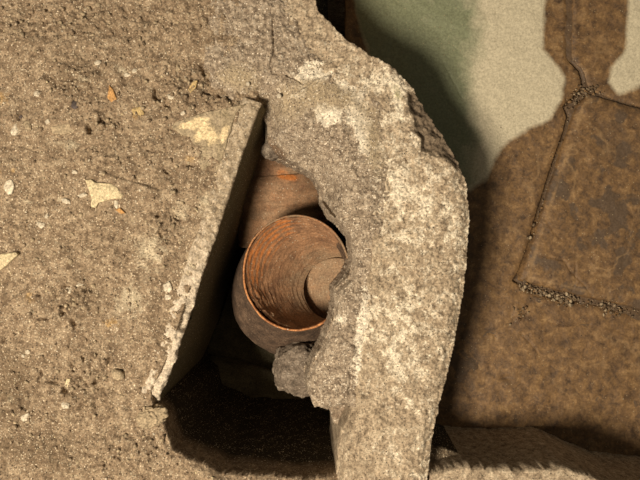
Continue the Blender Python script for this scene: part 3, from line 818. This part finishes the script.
def on_soil(rng, n, rough_only):
    out = []
    while len(out) < n:
        px, py = rng.uniform(-80, 265, 4000), rng.uniform(-60, 545, 4000)
        X, Y = (px - 320) * S, (240 - py) * S
        sd = sdf(X, Y, SOIL)
        z, r = soil_z(X[None], Y[None]); z = z[0]; r = r[0]
        okk = (sd < -.004) & (rng.random(4000) < (np.clip(r, 0, 1) ** 1.2 if rough_only else 1)) & (sdf(X, Y, MORTAR) > 0)
        out += list(zip(X[okk], Y[okk], z[okk]))
    return out[:n]
scatter('soil_clods', 2600, lambda r, n: on_soil(r, n, True), (.0009, .0036), [M_soil, M_soil, M_tan], 'loose crumbs of brown soil over the left ground', 'soil crumbs', 3)
scatter('pale_grit', 1000, lambda r, n: on_soil(r, n, False), (.0005, .0019), [M_white, M_cream, M_tan], 'fine pale grit scattered over the left soil', 'grit', 4)

# ------------------------------------------------------------------ lower floor on the right
ZF = Z_FLOOR
fl = thing('floor', (*at(560, 240, ZF), ZF - .03), 'lower brown stone floor right of the pale kerb block, with cracked joints and pale patches', 'floor', kind='structure')
FO = np.array(fl.location)
CR = [(569, -60), (567, 58), (571, 64), (579, 72), (582, 82), (581, 88)]
WEST = [(340, -60)] + CR + [(572, 97), (563, 106), (567, 116), (563, 132), (556, 152), (545, 185), (537, 212), (529, 242), (519, 270), (512, 281), (530, 292), (552, 299), (578, 303), (606, 307), (640, 318), (730, 332), (730, 550), (340, 550)]
def bed(X, Y):
    ck = line_dist(X, Y, poly(CR[2:] + WEST[8:20], ZF))
    return ZF - .0025 + .002 * fbm(X, Y, f=60, n=3, seed=701) - .018 * sm(.0045, .0020, ck) - .012 * sm(.02, .03, np.abs(X - 9)) * 0, np.ones(X.shape, bool), {'pale': 0 * X, 'grime': .9 + 0 * X, 'vein': 0 * X}
heightfield('bedding', (350, -60, 730, 550), .002, bed, M_pave, fl, zref=ZF, bottom=ZF - .03, origin=FO)

PALE1 = poly([(340, -70), (552, -70), (543, 50), (558, 68), (563, 80), (562, 100), (550, 119), (528, 130), (508, 140), (494, 158), (486, 178), (470, 190), (400, 190)], ZF)
PALE2 = poly([(632, -60), (625, 50), (612, 66), (608, 82), (618, 92), (632, 90), (645, 80), (730, 60), (730, -70)], ZF)
def pave(P, top, seed, w=.004, tiltx=0, tilty=0, cx=0, cy=0, extra=None):
    def fn(X, Y):
        PX, PY = PXY(X / 1.20, Y / 1.20)
        sd = sdf(X, Y, P) + .0012 * fbm(X, Y, f=50, n=4, seed=seed) + .0006 * fbm(X, Y, f=220, n=2, seed=seed + 1)
        z = top + .0022 * fbm(X, Y, f=10, n=3, seed=seed + 2) + .0016 * fbm(X, Y, f=45, n=4, seed=seed + 3) + .0006 * fbm(X, Y, f=200, n=3, seed=seed + 4)
        z = z + tiltx * (X - cx) + tilty * (Y - cy)
        z = z - .002 * sm(-.008, 0, sd)
        p1 = np.minimum(sdf(X, Y, PALE1), sdf(X, Y, PALE2)) + .006 * fbm(X, Y, f=18, n=3, seed=seed + 5)
        pale = sm(.013, -.013, p1) * 1.15
        z = z * 1.0 + .0012 * pale
        gr = .3 + .35 * sm(.0, .6, fbm(X, Y, f=9, n=3, seed=seed + 6)) + .35 * sm(.02, -.0, p1) - pale
        vein = sm(.10, .0, np.abs(fbm(X, Y, f=20, n=4, seed=seed + 7))) * sm(-.1, .4, fbm(X, Y, f=8, n=2, seed=seed + 8)) * .6 * (1 - np.clip(pale, 0, 1))
        if extra: z, gr, vein = extra(X, Y, PX, PY, z, gr, vein)
        t = np.clip(sd / w, 0, 1)
        z = z - .016 * t
        return z, sd < w, {'pale': pale, 'grime': gr, 'vein': vein, 'moss': np.clip(pale, 0, 1) * (.95 * sm(500, 450, PX) + .25 * sm(.0, .5, fbm(X, Y, f=14, n=3, seed=seed + 9)))}
    return fn
def west_extra(X, Y, PX, PY, z, gr, vein):
    wb = .0012 * fbm(X, Y, f=70, n=3, seed=771)
    for ln, dp, w_ in [([(563, 322), (540, 318), (524, 322)], .0, .002), ([(521, 333), (530, 343), (541, 356)], .0022, .0016), ([(484, 336), (487, 332), (494, 333), (496, 339)], .003, .0018),
                   ([(443, 62), (452, 80), (463, 100)], .003, .0014), ([(542, 320), (560, 325), (590, 325)], .002, .0016)]:
        z = z - dp * sm(w_, .0003, line_dist(X + wb, Y - wb, poly(ln, ZF)))
    z = z + .004 * blob(PX, PY, 520, 312, 10, 8) * np.clip(.5 + fbm(X, Y, f=120, n=3, seed=772), 0, 1)
    z = z - .004 * blob(PX, PY, 506, 378, 6, 3) - .002 * blob(PX, PY, 498, 366, 12, 10) - .002 * blob(PX, PY, 462, 360, 16, 30)
    return z, gr, vein
o = heightfield('paving_slab', (345, -55, 725, 545), .0022, pave(poly(WEST, ZF), ZF, 710, extra=west_extra), M_pave, fl, zref=ZF, bottom=ZF - .02, origin=FO)
tag(o, 'large L shaped paving slab, pale plaster over its upper end')
NORTH = [(574, -60), (572, 58), (576, 63), (584, 72), (587, 82), (592, 91), (612, 98), (640, 107), (730, 128), (730, -60)]
o = heightfield('paving_slab', (560, -60, 725, 135), .0022, pave(poly(NORTH, ZF), ZF + .001, 730), M_pave, fl, zref=ZF, bottom=ZF - .02, origin=FO)
tag(o, 'brown paving slab in the top right corner')
EAST = [(588, 95), (612, 102), (640, 110), (730, 132), (730, 324), (640, 309), (606, 300), (580, 295), (556, 289), (536, 284), (519, 279), (526, 262), (536, 230), (549, 190), (561, 152), (570, 126), (577, 106)]
def east_extra(X, Y, PX, PY, z, gr, vein):
    P = poly(EAST, ZF)
    sd = sdf(X, Y, P)
    z = z - .002 * sm(-.022, -.0, sd)
    wb = .002 * fbm(X, Y, f=50, n=3, seed=781)
    for ln, dp in [([(546, 257), (562, 260), (570, 272), (582, 284), (592, 298)], .002), ([(574, 262), (574, 280), (571, 292)], .0014), ([(540, 214), (552, 232), (560, 240)], .001)]:
        z = z - dp * sm(.0018, .0003, line_dist(X + wb, Y - wb, poly(ln, ZF)))
    vein = np.maximum(vein, sm(.08, .0, np.abs(fbm(X, Y, f=26, n=4, seed=782))) * .8 * sm(-.2, .2, fbm(X, Y, f=12, n=2, seed=783)))
    vein = vein + .8 * np.exp(-((sd + .009) / .0032) ** 2) * (PX < 600) * np.clip(.6 + fbm(X, Y, f=60, n=3, seed=784), 0, 1)
    spot = sm(.1, .4, fbm(X, Y, f=38, n=4, seed=785))
    gr = gr + .9 * spot
    return z, gr, vein
o = heightfield('paving_slab', (505, 85, 725, 335), .0020, pave(poly(EAST, ZF), ZF + .0085, 750, w=.006, extra=east_extra), M_pave, fl, zref=ZF, bottom=ZF - .02, origin=FO)
tag(o, 'raised brown paving slab with chipped lower left corner')

# rubble in the joints
def joint(rng, n):
    out = []
    segs = [((519, 285), (552, 296), 2.5, 3), ((552, 296), (574, 302), 3.2, 3), ((574, 302), (640, 314), 2.5, 1), ((600, 308), (622, 312), 4, 1), ((566, 112), (578, 94), 4, .9), ((578, 92), (600, 90), 3, 1.3), ((566, 120), (528, 250), 2.0, .5), ((515, 318), (526, 308), 5, .5), ((530, 270), (522, 282), 3, 1)]
    wts = np.array([s[3] for s in segs]); wts = wts / wts.sum()
    for i in range(n):
        a, b, w, _ = segs[rng.choice(len(segs), p=wts)]
        t = rng.random()
        x, y = at(a[0] + (b[0] - a[0]) * t + rng.normal() * w * .8, a[1] + (b[1] - a[1]) * t + rng.normal() * w * .9, ZF)
        out.append((x, y, ZF + .001 + .003 * rng.random()))
    return out
jr = scatter('joint_rubble', 620, joint, (.0007, .0036), [M_joint, M_joint, M_joint, M_joint, M_pave, M_tan], 'bits of mortar rubble lying in the joints of the lower floor', 'rubble', 9)
def onfloor(rng, n):
    return [(*at(rng.uniform(455, 720), rng.uniform(-40, 520), ZF), ZF + .0012) for _ in range(n)]
scatter('floor_grit', 260, onfloor, (.0004, .0012), [M_tan, M_joint, M_joint], 'sparse fine grit over the lower brown floor', 'grit', 10)

# the ground going on outside the photograph
def around(X, Y):
    PX, PY = PXY(X, Y)
    z = -.018 + .012 * fbm(X, Y, f=5, n=4, seed=901) + .004 * fbm(X, Y, f=40, n=3, seed=902)
    keep = ~((PX > -78) & (PX < 440) & (PY > -58) & (PY < 548)) & (PX < 425)
    return z, keep, {'ochre': 0 * X, 'pale': .2 + 0 * X, 'dark': .3 + 0 * X, 'pit_shade': 0 * X}
o = heightfield('ground', (-700, -600, 440, 1100), .008, around, M_soil, bottom=-.475, origin=(-.6, 0, -.475))
tag(o, 'brown trodden soil around the trench', 'soil', kind='structure')
def beyond(X, Y):
    PX, PY = PXY(X / 1.2, Y / 1.2)
    keep = ~((PX < 722) & (PY > -52) & (PY < 542))
    return ZF - .002 + .002 * fbm(X, Y, f=10, n=4, seed=903), keep, {'pale': 0 * X, 'grime': .3 + 0 * X, 'vein': 0 * X, 'moss': 0 * X}
heightfield('paving_slab', (400, -600, 1400, 1100), .008, beyond, M_pave, fl, zref=ZF, bottom=ZF - .03, origin=FO)

# strip of masonry at the lower right, just outside the photograph, whose shade reaches the frame
def foot(X, Y):
    P = poly([(432, 478), (470, 470), (520, 474), (570, 470), (640, 500), (730, 510), (730, 545), (425, 545)])
    sd = sdf(X, Y, P) + .003 * fbm(X, Y, f=40, n=4, seed=801)
    z = -.012 + .004 * fbm(X, Y, f=25, n=4, seed=802) + .0015 * fbm(X, Y, f=200, n=3, seed=803) - np.clip(sd / .012, 0, 1) ** .8 * .20
    return z, sd < .012, {'pale': .3 + 0 * X, 'brown': .3 + 0 * X, 'moss': 0 * X}
o = heightfield('rubble_wall', (420, 455, 725, 540), .002, foot, M_block, bottom=-.205, under=5, origin=(.3, -.4, -.205))
tag(o, 'low rough stone wall end at the lower right, below the brown floor', 'wall', kind='structure')
